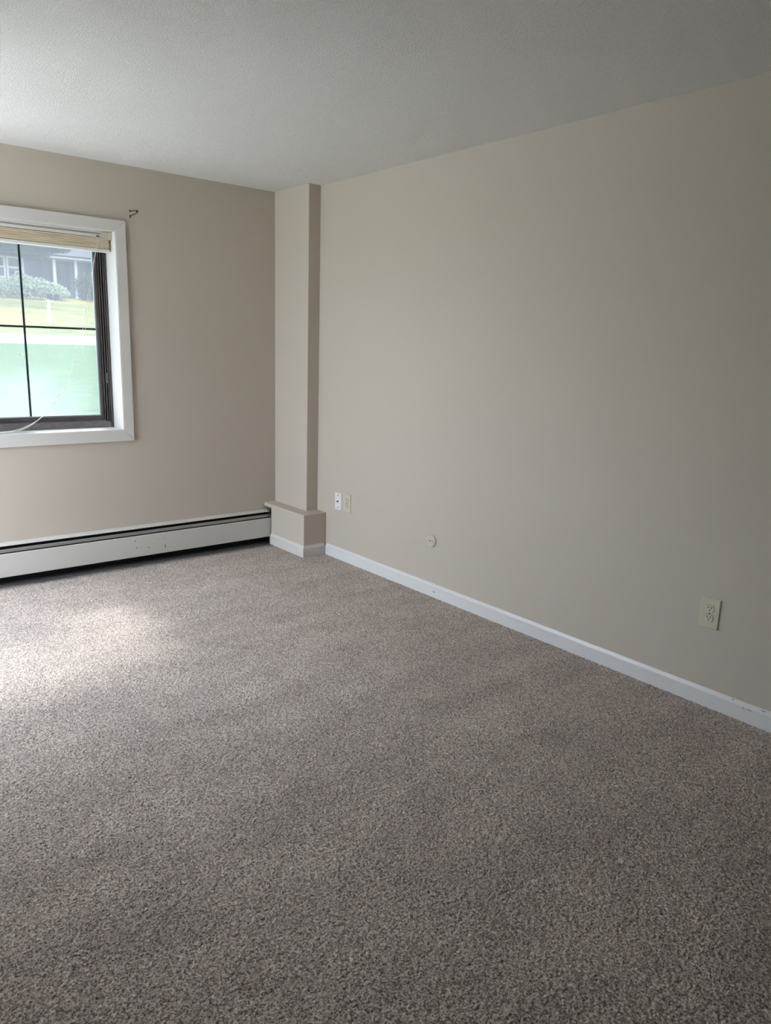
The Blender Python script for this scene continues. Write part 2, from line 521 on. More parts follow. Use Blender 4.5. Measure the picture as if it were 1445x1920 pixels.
# side board along the column base (faces -x) with a mitred front end
def mitred(prof_pts, mk):
    v = []; n = len(prof_pts)
    for end in (0, 1):
        for q in prof_pts: v.append(mk(q, end))
    f = [tuple(range(n - 1, -1, -1)), tuple(range(n, 2 * n))]
    for i in range(n):
        j = (i + 1) % n
        f.append((i, j, n + j, n + i))
    return MB().add(v, f)
pr = bprof(BT)
mitred(pr, lambda q, e: (-W2 + q[0] - 0.0002, (-0.0915 if e == 0 else -L2 + q[0] - 0.0002), q[1])).build('board', m_trim, bc)
mitred(pr, lambda q, e: ((-W2 + q[0] - 0.0002 if e == 0 else -0.0145), -L2 + q[0] - 0.0002, q[1])).build('board', m_trim, bc)
for nm, a, lab in (('baseboard_left', 0, 'white baseboard along the side wall opposite the outlets'), ('baseboard_back', 1, 'white baseboard along the wall behind the viewer')):
    if a == 0: o = MB().prism([(XL - q[0], q[1]) for q in pr], 'y', YB + 0.02, -0.11).build(nm, m_trim)
    else: o = MB().prism([(YB - q[0], q[1]) for q in pr], 'x', XL + 0.02, -0.02).build(nm, m_trim)
    tag(o, lab, 'baseboard', kind='structure')

# ------------------------------------------------------------------ window
win = thing('window_1', ((WXL + WXR) / 2, 0, WZB), 'sliding window with dark brown metal frame and white casing', 'window', kind='structure')
def casing(name, pts):      # pts: four (x,z) corners of a mitred board
    v = [(x, 0.0 - 0.0002, z) for x, z in pts] + [(x, -CT, z) for x, z in pts]
    f = [(0, 1, 2, 3), (7, 6, 5, 4)] + [(i, (i + 1) % 4, 4 + (i + 1) % 4, 4 + i) for i in range(4)]
    return MB().add(v, f).build(name, m_trim, win, bevel=0.0016)
g = 0.0007
xi, xo, li, lo = WXR, WXR + CW, WXL, WXL - CW
zi, zo, bi, bo = WZT, WZT + CW, WZB, WZB - 0.0703
RV = 0.004     # casing set back a little from the jamb edge
casing('casing_board', [(li - RV + g, zi + RV), (xi + RV - g, zi + RV), (xo - g, zo), (lo + g, zo)])
casing('casing_board', [(xi + RV, zi + RV - g), (xi + RV, bi - RV + g), (xo, bo + g), (xo, zo - g)])
casing('casing_board', [(xi + RV - g, bi - RV), (li - RV + g, bi - RV), (lo + g, bo), (xo - g, bo)])
casing('casing_board', [(li - RV, bi - RV + g), (li - RV, zi + RV - g), (lo, zo - g), (lo, bo + g)])
# jamb liners
MB().box(WXR, WXR + OJ - .0005, -0.0135, WALLT, WZB - OJ, WZT + OJ).build('jamb', m_trim, win, bevel=0.0012)
MB().box(WXL - OJ + .0005, WXL, -0.0135, WALLT, WZB - OJ, WZT + OJ).build('jamb', m_trim, win, bevel=0.0012)
MB().box(WXL + .0004, WXR - .0004, -0.0135, WALLT, WZT, WZT + OJ - .0005).build('head_jamb', m_trim, win, bevel=0.0012)
MB().box(WXL + .0004, WXR - .0004, -0.0135, WALLT, WZB - OJ + .0005, WZB).build('sill_board', m_trim, win, bevel=0.0012)

# metal frame
FY0, FY1 = RD, RD + 0.09
fr = MB()
# right jamb frame with track ribs
def jamb_frame(mb, s, x):    # s=-1 grows to -x
    mb.box(x, x + s * 0.013, FY0, FY1, WZB, WZT)
    mb.box(x + s * 0.013, x + s * 0.052, FY0 + 0.034, FY1, WZB, WZT)
    for k in range(3):
        a = x + s * (0.0165 + 0.0125 * k)
        mb.box(a, a + s * 0.0052, FY0 + 0.006 + 0.004 * k, FY0 + 0.036, WZB + 0.034, WZT)
jamb_frame(fr, -1, WXR - 0.0005)
jamb_frame(fr, 1, WXL + 0.0005)
fr.box(WXL + 0.013, WXR - 0.013, FY0, FY1, WZT - 0.035, WZT - 0.0005)
fr = fr.build('frame', m_frame, win, bevel=0.0010, seg=1)
MB().prism([(FY0 + 0.002, WZB + 0.0005), (FY1, WZB + 0.0005), (FY1, WZB + 0.046), (FY0 + 0.026, WZB + 0.046), (FY0 + 0.012, WZB + 0.034), (FY0 + 0.002, WZB + 0.006)], 'x', WXL + 0.014, WXR - 0.014).build('sill_frame', m_frame2, win, bevel=0.0008, seg=1)
MB().box(WXR - 0.023, WXR - 0.0300, FY0 + 0.006, FY0 + 0.012, 1.105, 1.165).build('track_block', m_frame2, win, bevel=0.001)
# two sashes, each glazed two panes wide and two high
GZ0, GZM = 0.914, 1.4215
GZ1 = WZT - 0.06
GY = FY0 + 0.031
def sash(xr, xl, y, m_pane):
    s = bpy.data.objects.new('sash', None); COL.objects.link(s); s.parent = win; s.matrix_parent_inverse = win.matrix_basis.inverted()
    t = 0.017
    b = MB()
    b.box(xr + t, xr, y - 0.012, y + 0.012, GZ0 - 0.030, GZ1 + 0.025)
    b.box(xl - t, xl, y - 0.012, y + 0.012, GZ0 - 0.030, GZ1 + 0.025)
    b.box(xl, xr, y - 0.012, y + 0.012, GZ0 - 0.030, GZ0 - 0.0075)
    b.box(xl, xr, y - 0.012, y + 0.012, GZ1, GZ1 + 0.025)
    b.build('sash_frame', m_frame, s, bevel=0.001, seg=1)
    sp = MB()
    sp.box(xr, xr - 0.006, y - 0.006, y + 0.006, GZ0 - 0.0075, GZ1)
    sp.box(xl, xl + 0.006, y - 0.006, y + 0.006, GZ0 - 0.0075, GZ1)
    sp.box(xl + 0.006, xr - 0.006, y - 0.006, y + 0.006, GZ0 - 0.0075, GZ0)
    sp.build('glass_spacer', m_spacer, s)
    xm = (xr + xl) / 2
    hw = 0.0055
    MB().box(xm - hw, xm + hw, y - 0.003, y + 0.003, GZ0, GZ1).build('muntin', m_muntin, s, bevel=0.0008, seg=1)
    MB().box(xl + 0.006, xm - hw - 0.0002, y - 0.003, y + 0.003, GZM - hw, GZM + hw).build('muntin', m_muntin, s, bevel=0.0008, seg=1)
    MB().box(xm + hw + 0.0002, xr - 0.006, y - 0.003, y + 0.003, GZM - hw, GZM + hw).build('muntin', m_muntin, s, bevel=0.0008, seg=1)
    for (a, c) in ((xl + 0.006, xm - hw), (xm + hw, xr - 0.006)):
        for (d, e) in ((GZ0, GZM - hw), (GZM + hw, GZ1)):
            MB().add([(a, y, d), (c, y, d), (c, y, e), (a, y, e)], [(0, 1, 2, 3)]).build('pane', m_pane, s)
sash(-1.2215, -2.024, GY, m_glass)
sash(-2.060, WXL + 0.069, GY + 0.026, m_clear)
MB().add([(-2.045, GY + 0.046, GZ0 - 0.03), (WXR - 0.05, GY + 0.046, GZ0 - 0.03), (WXR - 0.05, GY + 0.046, GZ1 + 0.03), (-2.045, GY + 0.046, GZ1 + 0.03)], [(0, 1, 2, 3)]).build('dimming_screen', m_screen, win)  # screen added to dim the view outside

# sliding glass door in the left wall
dr = thing('door_1', (XL, (DY0 + DY1) / 2, 0), 'sliding glass door in the wall opposite the outlets', 'door', kind='structure')
for (a, b_, c, d) in ((DY0 - CW, DY0, 0.0, DZ1 + CW), (DY1, DY1 + CW, 0.0, DZ1 + CW), (DY0, DY1, DZ1, DZ1 + CW)):
    MB().box(XL + 0.0002, XL + CT, a, b_, c, d).build('casing_board', m_trim, dr, bevel=0.001)
ym = (DY0 + DY1) / 2
MB().box(XL - 0.14, XL - 0.01, DY0, DY1, 0.0, 0.035).build('threshold', m_frame2, dr, bevel=0.002)
for (a, b_, xo_) in ((DY0, ym + 0.03, XL - 0.06), (ym - 0.03, DY1, XL - 0.11)):
    pn = MB()
    pn.box(xo_, xo_ + 0.035, a, a + 0.05, 0.036, DZ1); pn.box(xo_, xo_ + 0.035, b_ - 0.05, b_, 0.036, DZ1)
    pn.box(xo_, xo_ + 0.035, a + 0.05, b_ - 0.05, 0.036, 0.10); pn.box(xo_, xo_ + 0.035, a + 0.05, b_ - 0.05, DZ1 - 0.05, DZ1)
    pn = pn.build('door_panel', m_frame, dr)
    x_ = xo_ + 0.018
    MB().add([(x_, a + 0.05, 0.10), (x_, b_ - 0.05, 0.10), (x_, b_ - 0.05, DZ1 - 0.05), (x_, a + 0.05, DZ1 - 0.05)], [(0, 1, 2, 3)]).build('pane', m_clear, pn)

# ------------------------------------------------------------------ blind, raised
BX0, BX1, BY = WXL + 0.006, WXR - 0.008, 0.050
bl = thing('window_blind', ((BX0 + BX1) / 2, BY, 1.86), 'tan wood-look blind pulled up to the top of the window', 'blind')
hr = MB()
hr.prism([(BY, 1.9335), (BY, 1.9500), (BY + 0.006, 1.9500), (BY + 0.006, 1.9525), (BY, 1.9525), (BY, 1.9545), (BY + 0.006, 1.9545),
          (BY + 0.006, 1.9575), (BY, 1.9575), (BY, 1.9672), (BY + 0.052, 1.9672), (BY + 0.052, 1.9335)], 'x', BX0, BX1 - 0.001)
hr.build('headrail', m_rail, bl)
MB().box(BX0 + 0.01, BX1 - 0.05, BY + 0.0025, BY + 0.0055, 1.9501, 1.9574).build('groove_strip', m_groove, bl)
eb = MB().box(BX1 - 0.046, BX1 + 0.006, BY - 0.010, BY - 0.0005, 1.9320, 1.9660)
eb.box(BX1 - 0.012, BX1 + 0.0072, BY - 0.016, BY - 0.010, 1.922, 1.9655)
eb.build('end_bracket', m_bracket, bl, bevel=0.002)
ns = 6
for k in range(ns):
    z = 1.9270 - k * 0.0094
    j = rng.uniform(-0.0022, 0.0022)
    y0 = BY + 0.001 + j
    xr = BX1 - 0.004 + rng.uniform(-0.002, 0.002)
    # slightly crowned slat
    hh = 0.0042
    pf = [(y0, z - hh * 0.7), (y0 + 0.002, z - hh), (y0 + 0.048, z - hh), (y0 + 0.050, z - hh * 0.7),
          (y0 + 0.050, z + hh * 0.7), (y0 + 0.048, z + hh), (y0 + 0.002, z + hh), (y0, z + hh * 0.7)]
    MB().prism(pf, 'x', BX0 + 0.002, xr).build('slat', m_slat, bl)
MB().prism([(BY - 0.002, 1.8590), (BY + 0.002, 1.8560), (BY + 0.048, 1.8560), (BY + 0.052, 1.8590), (BY + 0.052, 1.8710), (BY - 0.002, 1.8730)], 'x', BX0 + 0.001, BX1 - 0.003).build('bottom_rail', m_rail, bl, bevel=0.0015)
def smooth_path(pts, n=6):
    P = [Vector(p) for p in pts]; out = []
    for i in range(len(P) - 1):
        p0, p1, p2, p3 = P[max(i - 1, 0)], P[i], P[i + 1], P[min(i + 2, len(P) - 1)]
        for k in range(n):
            t = k / n
            out.append(0.5 * ((2 * p1) + (-p0 + p2) * t + (2 * p0 - 5 * p1 + 4 * p2 - p3) * t * t + (-p0 + 3 * p1 - 3 * p2 + p3) * t ** 3))
    out.append(P[-1]); return out
# lift cords: down the front of the stack, then draped to the sill
MB().box(-1.236, -1.222, BY - 0.004, BY + 0.002, 1.9345, 1.9430).build('cord_guide', m_slot, bl, bevel=0.001)
c1 = [(-1.229, 0.0455, 1.940), (-1.232, 0.0445, 1.90), (-1.238, 0.0445, 1.862), (-1.250, 0.047, 1.829), (-1.270, 0.05, 1.71), (-1.292, 0.05, 1.591), (-1.326, 0.05, 1.410),
      (-1.362, 0.05, 1.285), (-1.400, 0.05, 1.167), (-1.460, 0.05, 1.070), (-1.529, 0.05, 0.985), (-1.606, 0.05, 0.912), (-1.700, 0.05, 0.862), (-1.800, 0.055, 0.8430), (-1.95, 0.060, 0.8390), (-2.1, 0.07, 0.8390)]
c2 = [(-1.2315, 0.0455, 1.940), (-1.2345, 0.0445, 1.90), (-1.2405, 0.0445, 1.862), (-1.252, 0.047, 1.829), (-1.276, 0.052, 1.71), (-1.302, 0.054, 1.591), (-1.340, 0.056, 1.410),
      (-1.378, 0.057, 1.285), (-1.420, 0.058, 1.167), (-1.478, 0.058, 1.065), (-1.545, 0.057, 0.975), (-1.620, 0.055, 0.900), (-1.705, 0.052, 0.853), (-1.79, 0.050, 0.8405), (-1.93, 0.045, 0.8390), (-2.06, 0.04, 0.8390)]
def crad(path): return [0.0009 + 0.0016 * max(0.0, min(1.0, (0.96 - p.z) / 0.09)) if p.z < 0.96 and p.x < -1.5 else 0.0009 for p in path]
MB().tube(smooth_path(c1), crad(smooth_path(c1)), 6).build('lift_cord', m_cord, bl, smooth=True)
MB().tube(smooth_path(c2), crad(smooth_path(c2)), 6).build('lift_cord', m_cord, bl, smooth=True)

# ------------------------------------------------------------------ curtain-rod bracket
br = thing('curtain_bracket', (-1.048, 0, 2.076), 'small dark iron curtain rod bracket on the wall above the window corner', 'bracket')
MB().box(-1.0575, -1.0515, -0.003, -0.0002, 2.0860, 2.0985).build('mounting_tab', m_iron, br, bevel=0.001)
MB().box(-1.0570, -1.0505, -0.003, -0.0002, 2.0535, 2.0690).build('mounting_tab', m_iron, br, bevel=0.001)
MB().tube(smooth_path([(-1.054, -0.003, 2.090), (-1.048, -0.015, 2.0905), (-1.040, -0.032, 2.0915)], 4), 0.0026, 8).build('arm', m_iron, br)
MB().tube(smooth_path([(-1.040, -0.032, 2.0915), (-1.032, -0.047, 2.0915), (-1.029, -0.050, 2.083), (-1.036, -0.036, 2.0755), (-1.047, -0.018, 2.0690), (-1.053, -0.003, 2.0660)], 4), 0.0022, 8).build('cradle', m_iron, br)
MB().lathe((-1.036, -0.047, 2.0885), (1, -0.2, 0), [(0.004, 0), (0.0055, 0.002), (0.0055, 0.009), (0.003, 0.011)], 16).build('rod_cup', m_iron, br)
MB().cyl((-1.054, -0.003, 2.060), (0, -1, 0), 0.0024, 0.0015, 12).build('screw', m_screw, br)

# ------------------------------------------------------------------ baseboard heater
HX0, HX1 = XL + 0.03, -0.166
ht = thing('baseboard_heater', ((HX0 + HX1) / 2, -0.04, 0), 'long off-white metal baseboard heater under the window', 'heater')
def sheet(name, path, mat, x0=HX0, x1=HX1, t=0.0014, sm=False):
    """bent sheet metal: path of (y,z) swept along x with thickness"""
    P = [Vector((y, z)) for y, z in path]
    off = []
    for i, p in enumerate(P):
        d = (P[min(i + 1, len(P) - 1)] - P[max(i - 1, 0)]).normalized()
        off.append(p + Vector((-d.y, d.x)) * t)
    prof = [tuple(p) for p in P] + [tuple(p) for p in reversed(off)]
    return MB().prism(prof, 'x', x0, x1).build(name, mat, ht)
sheet('back_plate', [(-0.0030, -0.0060), (-0.0030, 0.2240)], m_dark)
sheet('hood', [(-0.0020, 0.2310), (-0.0080, 0.2305), (-0.0400, 0.2220), (-0.0440, 0.2208), (-0.0450, 0.2185), (-0.0445, 0.2170)], m_enamel2)
sheet('damper', [(-0.0520, 0.1990), (-0.0555, 0.2035), (-0.0600, 0.2040), (-0.0655, 0.1980), (-0.0680, 0.1905), (-0.0680, 0.1865)], m_damper)
sheet('front_panel', [(-0.0680, 0.1770), (-0.0740, 0.1812), (-0.0785, 0.1815), (-0.0802, 0.1795), (-0.0805, 0.1760), (-0.0805, 0.0500), (-0.0795, 0.0478), (-0.0700, 0.0478)], m_enamel)
MB().cyl((HX0 + 0.03, -0.038, 0.105), (1, 0, 0), 0.011, HX1 - HX0 - 0.06, 16).build('water_pipe', m_copper, ht, smooth=True)
fin = MB()
xx = HX0 + 0.10
while xx < HX1 - 0.10:
    fin.box(xx, xx + 0.0008, -0.066, -0.010, 0.070, 0.145); xx += 0.012
fo = fin.build('heating_fins', m_damper, ht); fo['kind'] = 'stuff'
for xb in (-0.35, -1.25, -2.15, -3.05, -3.9):
    MB().box(xb, xb + 0.012, -0.072, -0.004, 0.034, 0.172).build('hanger_bracket', m_dark, ht)
MB().box(HX1 - 0.003, HX1, -0.0640, -0.0032, -0.006, 0.2155).build('end_plate', m_dark, ht)

# ------------------------------------------------------------------ plates on the right wall
def plate(name, parent, yc, z0, z1, wd, mat, t=0.0055, bev=0.0028):
    b = MB()
    y0, y1 = yc - wd / 2, yc + wd / 2
    v = [(-0.0002, y0, z0), (-0.0002, y1, z0), (-0.0002, y1, z1), (-0.0002, y0, z1)]
    e = 0.0022
    v += [(-t * 0.45, y0, z0), (-t * 0.45, y1, z0), (-t * 0.45, y1, z1), (-t * 0.45, y0, z1)]
    v += [(-t, y0 + bev, z0 + bev), (-t, y1 - bev, z0 + bev), (-t, y1 - bev, z1 - bev), (-t, y0 + bev, z1 - bev)]
    f = [(3, 2, 1, 0), (8, 9, 10, 11)]
    for a in (0, 4):
        for i in range(4):
            j = (i + 1) % 4
            f.append((a + i, a + j, a + 4 + j, a + 4 + i))
    return b.add(v, f).build(name, mat, parent)

def receptacle(parent, yc, zc, t):
    """duplex face: a round with flattened top and bottom, two blade slots and a ground hole"""
    R, hz = 0.0172, 0.0140
    pts = []
    for k in range(40):
        a = 2 * math.pi * k / 40
        pts.append((yc + R * math.cos(a), zc + max(-hz, min(hz, R * math.sin(a)))))
    rim = MB().prism([(y, z) for y, z in [(yc + (p[0] - yc) * 1.06, zc + (p[1] - zc) * 1.06) for p in pts]], 'x', -t - 0.0004, -t + 0.002)
    ro = rim.build('receptacle_recess', m_slot, parent)
    o = MB().prism(pts, 'x', -t - 0.0022, -t + 0.002).build('receptacle', m_almond2, parent)
    for s, hh in ((1, 0.0042), (-1, 0.0036)):
        MB().box(-t - 0.0027, -t - 0.0016, yc + s * 0.0064 - 0.0013, yc + s * 0.0064 + 0.0013, zc + 0.0045 - hh, zc + 0.0045 + hh).build('slot', m_slot, o)
    MB().cyl((-t - 0.0016, yc, zc - 0.0065), (-1, 0, 0), 0.0026, 0.0011, 14).build('ground_hole', m_slot, o)
    return o

def outlet(yc, z0, z1, label):
    t = thing('wall_outlet', (0, yc, (z0 + z1) / 2), label, 'outlet', 'almond duplex outlets')
    plate('cover_plate', t, yc, z0, z1, 0.0794, m_almond)
    zc = (z0 + z1) / 2
    receptacle(t, yc, zc + 0.0195, 0.0055)
    receptacle(t, yc, zc - 0.0195, 0.0055)
    MB().cyl((-0.0050, yc, zc), (-1, 0, 0), 0.0030, 0.0016, 14).build('screw', m_screw, t)
outlet(-3.1552, 0.3210, 0.4450, 'almond duplex outlet standing alone low on the near end of the wall')
outlet(-0.7385, 0.3250, 0.4470, 'almond duplex outlet beside the white cable plate near the corner column')

cp = thing('cable_plate', (0, -0.6445, 0.3815), 'white cable plate with a centre jack, left of the corner outlet', 'wall plate')
plate('cover_plate', cp, -0.6445, 0.3255, 0.4385, 0.0700, m_white)
for dz in (0.0400, -0.0400):
    MB().cyl((-0.0052, -0.6445, 0.382 + dz), (-1, 0, 0), 0.0042, 0.0014, 14).build('screw', m_screw, cp)
jk = MB().cyl((-0.0050, -0.6445, 0.382), (-1, 0, 0), 0.0075, 0.003, 6)
jk.cyl((-0.0080, -0.6445, 0.382), (-1, 0, 0), 0.0047, 0.008, 16)
jk.build('coax_jack', m_brass, cp)

pj = thing('round_wall_plate', (0, -1.537, 0.317), 'round almond cover plate with a centre hole above the baseboard', 'wall plate')
MB().lathe((-0.0002, -1.537, 0.317), (-1, 0, 0), [(0.0385, 0), (0.0385, 0.0040), (0.0370, 0.0062), (0.0340, 0.0072), (0.0305, 0.0064), (0.0290, 0.0078), (0.0120, 0.0084)], 40).build('disc', m_almond, pj, smooth=False)
MB().cyl((-0.0080, -1.537, 0.317), (-1, 0, 0), 0.0042, 0.0012, 16).build('cable_hole', m_slot, pj)
for dy in (0.0190, -0.0190):
    MB().cyl((-0.0080, -1.537 + dy, 0.317), (-1, 0, 0), 0.0026, 0.0012, 12).build('screw', m_screw, pj)

# ------------------------------------------------------------------ outside
M = Mat('lawn_green', (0.0750, 0.1500, 0.0450, 1), rough=0.9, spec=0.1)
a = M.noise(3.5, 5, 0.65); b = M.noise(0.35, 3)
mp = M.node('ShaderNodeMapping'); mp.inputs['Scale'].default_value = (1.3, 1.7, 1); M.link(M.obj(), mp.inputs[0])
a = M.noise(3.0, 7, 0.8, mp.outputs[0])
M.color(M.mix(M.math('MULTIPLY', b.outputs['Fac'], 0.35), M.ramp(a.outputs['Fac'], [(0.36, (0.0075, 0.0330, 0.0060, 1)), (0.64, (0.0690, 0.1380, 0.0390, 1))]).outputs[0], (0.0360, 0.0840, 0.0180, 1)))
m_lawn = M.m
M = Mat('lawn_dry', (0.1500, 0.1500, 0.0600, 1), rough=0.9, spec=0.1)
a = M.noise(0.9, 5, 0.65); b = M.noise(0.28, 3)
M.color(M.mix(M.ramp(b.outputs['Fac'], [(0.42, (0, 0, 0, 1)), (0.6, (1, 1, 1, 1))]).outputs[0], M.ramp(a.outputs['Fac'], [(0.36, (0.0600, 0.0780, 0.0150, 1)), (0.64, (0.1575, 0.1620, 0.0510, 1))]).outputs[0], (0.1725, 0.1440, 0.0390, 1)))
m_lawn2 = M.m
M = Mat('asphalt_pale', (0.3, 0.3, 0.3, 1), rough=0.85)
M.color(M.ramp(M.noise(1.2, 5).outputs['Fac'], [(0.3, (0.36, 0.36, 0.365, 1)), (0.7, (0.44, 0.44, 0.44, 1))]).outputs[0])
m_road = M.m

PROFILE = [(WALLT, 0.68), (3, 0.70), (8, 0.80), (14, 0.95), (20.0, 1.135), (26.0, 1.43), (30, 1.86), (38, 2.72), (48, 3.66), (53, 4.10), (62, 4.5), (90, 6.5), (220, 16)]
def gz(y):
    for (a, za), (b, zb) in zip(PROFILE, PROFILE[1:]):
        if a <= y <= b: return za + (zb - za) * (y - a) / (b - a)
    return PROFILE[-1][1]
def strip(name, ya, yb, mat, dz, x0=-90, x1=130):
    ys = [ya] + [p[0] for p in PROFILE if ya < p[0] < yb] + [yb]
    top = [(y, gz(y) + dz) for y in ys]
    v = []
    for y, z in top: v += [(x0, y, z), (x1, y, z)]
    n = len(top)
    f = [(2 * i, 2 * i + 1, 2 * i + 3, 2 * i + 2) for i in range(n - 1)]
    # thickness
    base = len(v)
    for y, z in top: v += [(x0, y, z - 0.4), (x1, y, z - 0.4)]
    f += [(base + 2 * i, base + 2 * i + 2, base + 2 * i + 3, base + 2 * i + 1) for i in range(n - 1)]
    f += [(0, 1, base + 1, base), (2 * n - 2, base + 2 * n - 2, base + 2 * n - 1, 2 * n - 1)]
    return MB().add(v, f).build(name, mat)
o = strip('lawn', 2.0, 20.0, m_lawn, 0); tag(o, 'green front lawn between the window and the street', 'lawn', kind='structure')
o = strip('street', 20.0, 26.0, m_road, -0.01); tag(o, 'pale street crossing the view beyond the near lawn', 'street', kind='structure')
o = strip('lawn', 26.0, 219, m_lawn2, 0); tag(o, 'yellowish sloping lawn in front of the grey house', 'lawn', kind='structure')

o = MB().box(-3.4, 20, WALLT + 0.01, 2.0, 0.3, 0.69).build('bounce_walk', m_road); tag(o, 'added pale walk outside the window wall, bounces light to the ceiling', 'bounce_walk', kind='structure')  # unseen pale strip added to throw light up onto the ceiling
# pale slab added outside the door to bounce light up to the ceiling
m_conc = Mat('concrete_pale', rough=0.9)
m_conc.color(m_conc.ramp(m_conc.noise(1.5, 5).outputs['Fac'], [(0.3, (0.68, 0.67, 0.645, 1)), (0.7, (0.76, 0.75, 0.725, 1))]).outputs[0])
o = MB().box(XL - 5.2, XL - 0.16, -9, 1.99, -0.40, -0.06).build('bounce_slab', m_conc.m); tag(o, 'added pale slab outside the glass door, bounces light to the ceiling', 'bounce_slab', kind='structure')
o = MB().box(-60, XL - 5.201, -30, 1.99, -0.40, -0.07).build('lawn', m_lawn); tag(o, 'green side lawn outside the sliding glass door', 'lawn', kind='structure')

def out_mat(name, c1, c2, scale, rough=0.8):
    c1, c2 = (tuple(x * 1.45 for x in c[:3]) + (1,) for c in (c1, c2))
    M = Mat(name, c1, rough=rough, spec=0.2)
    M.color(M.ramp(M.noise(scale, 4, 0.6).outputs['Fac'], [(0.32, c1), (0.68, c2)]).outputs[0])
    return M.m
m_siding = out_mat('siding_lilac_grey', (0.072, 0.080, 0.122, 1), (0.082, 0.090, 0.134, 1), 2)
m_hwhite = out_mat('house_trim_white', (0.33, 0.33, 0.34, 1), (0.38, 0.38, 0.39, 1), 3)
m_hglass = plain('house_glass', (0.012, 0.016, 0.022, 1), 0.08)
m_door = out_mat('house_door', (0.022, 0.027, 0.040, 1), (0.03, 0.035, 0.05, 1), 3)
m_roof = out_mat('roof_shingle', (0.022, 0.023, 0.032, 1), (0.030, 0.031, 0.042, 1), 4)
m_leafd = out_mat('tree_leaf', (0.010, 0.018, 0.012, 1), (0.028, 0.045, 0.026, 1), 6)
m_leafp = out_mat('shrub_leaf', (0.12, 0.165, 0.105, 1), (0.34, 0.40, 0.29, 1), 5)
m_leafh = out_mat('hedge_leaf', (0.013, 0.026, 0.016, 1), (0.042, 0.070, 0.040, 1), 4)
m_bark = out_mat('bark', (0.03, 0.024, 0.02, 1), (0.05, 0.04, 0.03, 1), 8)
m_mbox = plain('mailbox_dark', (0.006, 0.007, 0.010, 1), 0.9, spec=0.1)
m_mpost = out_mat('mailbox_post_white', (0.30, 0.30, 0.31, 1), (0.36, 0.36, 0.37, 1), 9)
m_leafy = out_mat('fallen_leaf', (0.26, 0.19, 0.10, 1), (0.34, 0.26, 0.15, 1), 40)

hs = thing('house', (12, 55, 4.3), 'grey house with white trim and porch across the street', 'house')
HZ = 4.15
def siding(name, x0, x1, y, z0, z1, holes=()):
    """lapped boards"""
    b = MB(); z = z0; st = 0.16
    while z < z1 - 0.01:
        zt = min(z + st, z1)
        segs = [(x0, x1)]
        for hx0, hx1, hz0, hz1 in holes:
            if hz0 < zt - 0.02 and hz1 > z + 0.02:
                segs = [q for a, c in segs for q in ((a, min(c, hx0)), (max(a, hx1), c)) if q[1] - q[0] > 0.01]
        for a, c in segs:
            b.prism([(y - 0.035, z), (y - 0.008, zt), (y + 0.10, zt), (y + 0.10, z)], 'x', a, c)
        z = zt
    return b.build(name, m_siding, hs)
siding('siding_wall', 3.0, 12.57, 55.0, HZ - 0.3, 7.2)
siding('siding_wall', 12.55, 24.0, 56.6, HZ - 0.3, 7.2)
MB().box(12.45, 12.57, 55.1, 56.7, HZ - 0.3, 7.2).build('side_wall', m_siding, hs)
MB().box(3.0, 24.0, 56.72, 64, HZ - 0.4, 7.2).build('house_core', m_siding, hs)
def house_window(x0, x1, z0, z1, y):
    w = MB(); e = 0.13
    for a in ((x0 - e, x0, z0 - e, z1 + e), (x1, x1 + e, z0 - e, z1 + e), (x0, x1, z1, z1 + e), (x0, x1, z0 - e, z0)):
        w.box(a[0], a[1], y - 0.12, y + 0.02, a[2], a[3])
    zm = (z0 + z1) / 2
    w.box(x0, x1, y - 0.10, y, zm - 0.06, zm + 0.06)
    wo_ = w.build('window', m_hwhite, hs)
    MB().box(x0, x1, y - 0.06, y + 0.01, z0, zm - 0.06).build('pane', m_hglass, wo_)
    MB().box(x0, x1, y - 0.06, y + 0.01, zm + 0.06, z1).build('pane', m_hglass, wo_)
house_window(11.27, 12.15, 5.42, 6.66, 54.95)
house_window(10.10, 10.95, 5.42, 6.66, 54.95)
ac = MB().box(11.62, 12.12, 54.55, 54.85, 5.42, 5.80).build('air_conditioner', m_hwhite, hs, bevel=0.02)
MB().box(11.68, 12.06, 54.53, 54.56, 5.48, 5.74).build('grille', m_hglass, ac)
# porch
MB().box(14.13, 14.33, 54.35, 54.55, HZ - 0.05, 6.86).build('porch_column', m_hwhite, hs, bevel=0.015)
MB().box(15.66, 15.84, 54.35, 54.55, HZ - 0.05, 6.86).build('porch_column', m_hwhite, hs, bevel=0.015)
MB().box(12.6, 18.5, 54.2, 56.55, HZ - 0.25, HZ - 0.02).build('porch_floor', m_siding, hs)
d = MB().box(14.86, 15.62, 56.44, 56.52, HZ, 6.68).build('door', m_door, hs, bevel=0.01)
MB().box(15.02, 15.46, 56.42, 56.45, 5.55, 6.45).build('door_pane', m_hglass, d)
MB().cyl((15.52, 56.44, 5.15), (0, -1, 0), 0.035, 0.06, 12).build('door_knob', m_mpost, d)
df = MB().box(14.70, 14.85, 56.42, 56.55, HZ, 6.84); df.box(15.63, 15.90, 56.42, 56.55, HZ, 6.84); df.box(14.85, 15.63, 56.42, 56.55, 6.69, 6.84)
df.build('door_frame', m_roof, hs)
MB().box(12.2, 24.6, 53.92, 54.05, 6.87, 7.07).build('fascia', m_hwhite, hs)
MB().box(2.4, 12.2, 54.30, 54.43, 6.98, 7.16).build('fascia', m_hwhite, hs)
rf = MB().prism([(53.85, 7.00), (53.85, 7.10), (60.0, 9.6), (66.0, 7.1), (66.0, 7.0), (60.0, 9.45)], 'x', 2.4, 24.6).build('roof', m_roof, hs)
MB().box(12.6, 24.3, 54.05, 56.6, 6.94, 6.99).build('porch_ceiling', m_hwhite, hs)

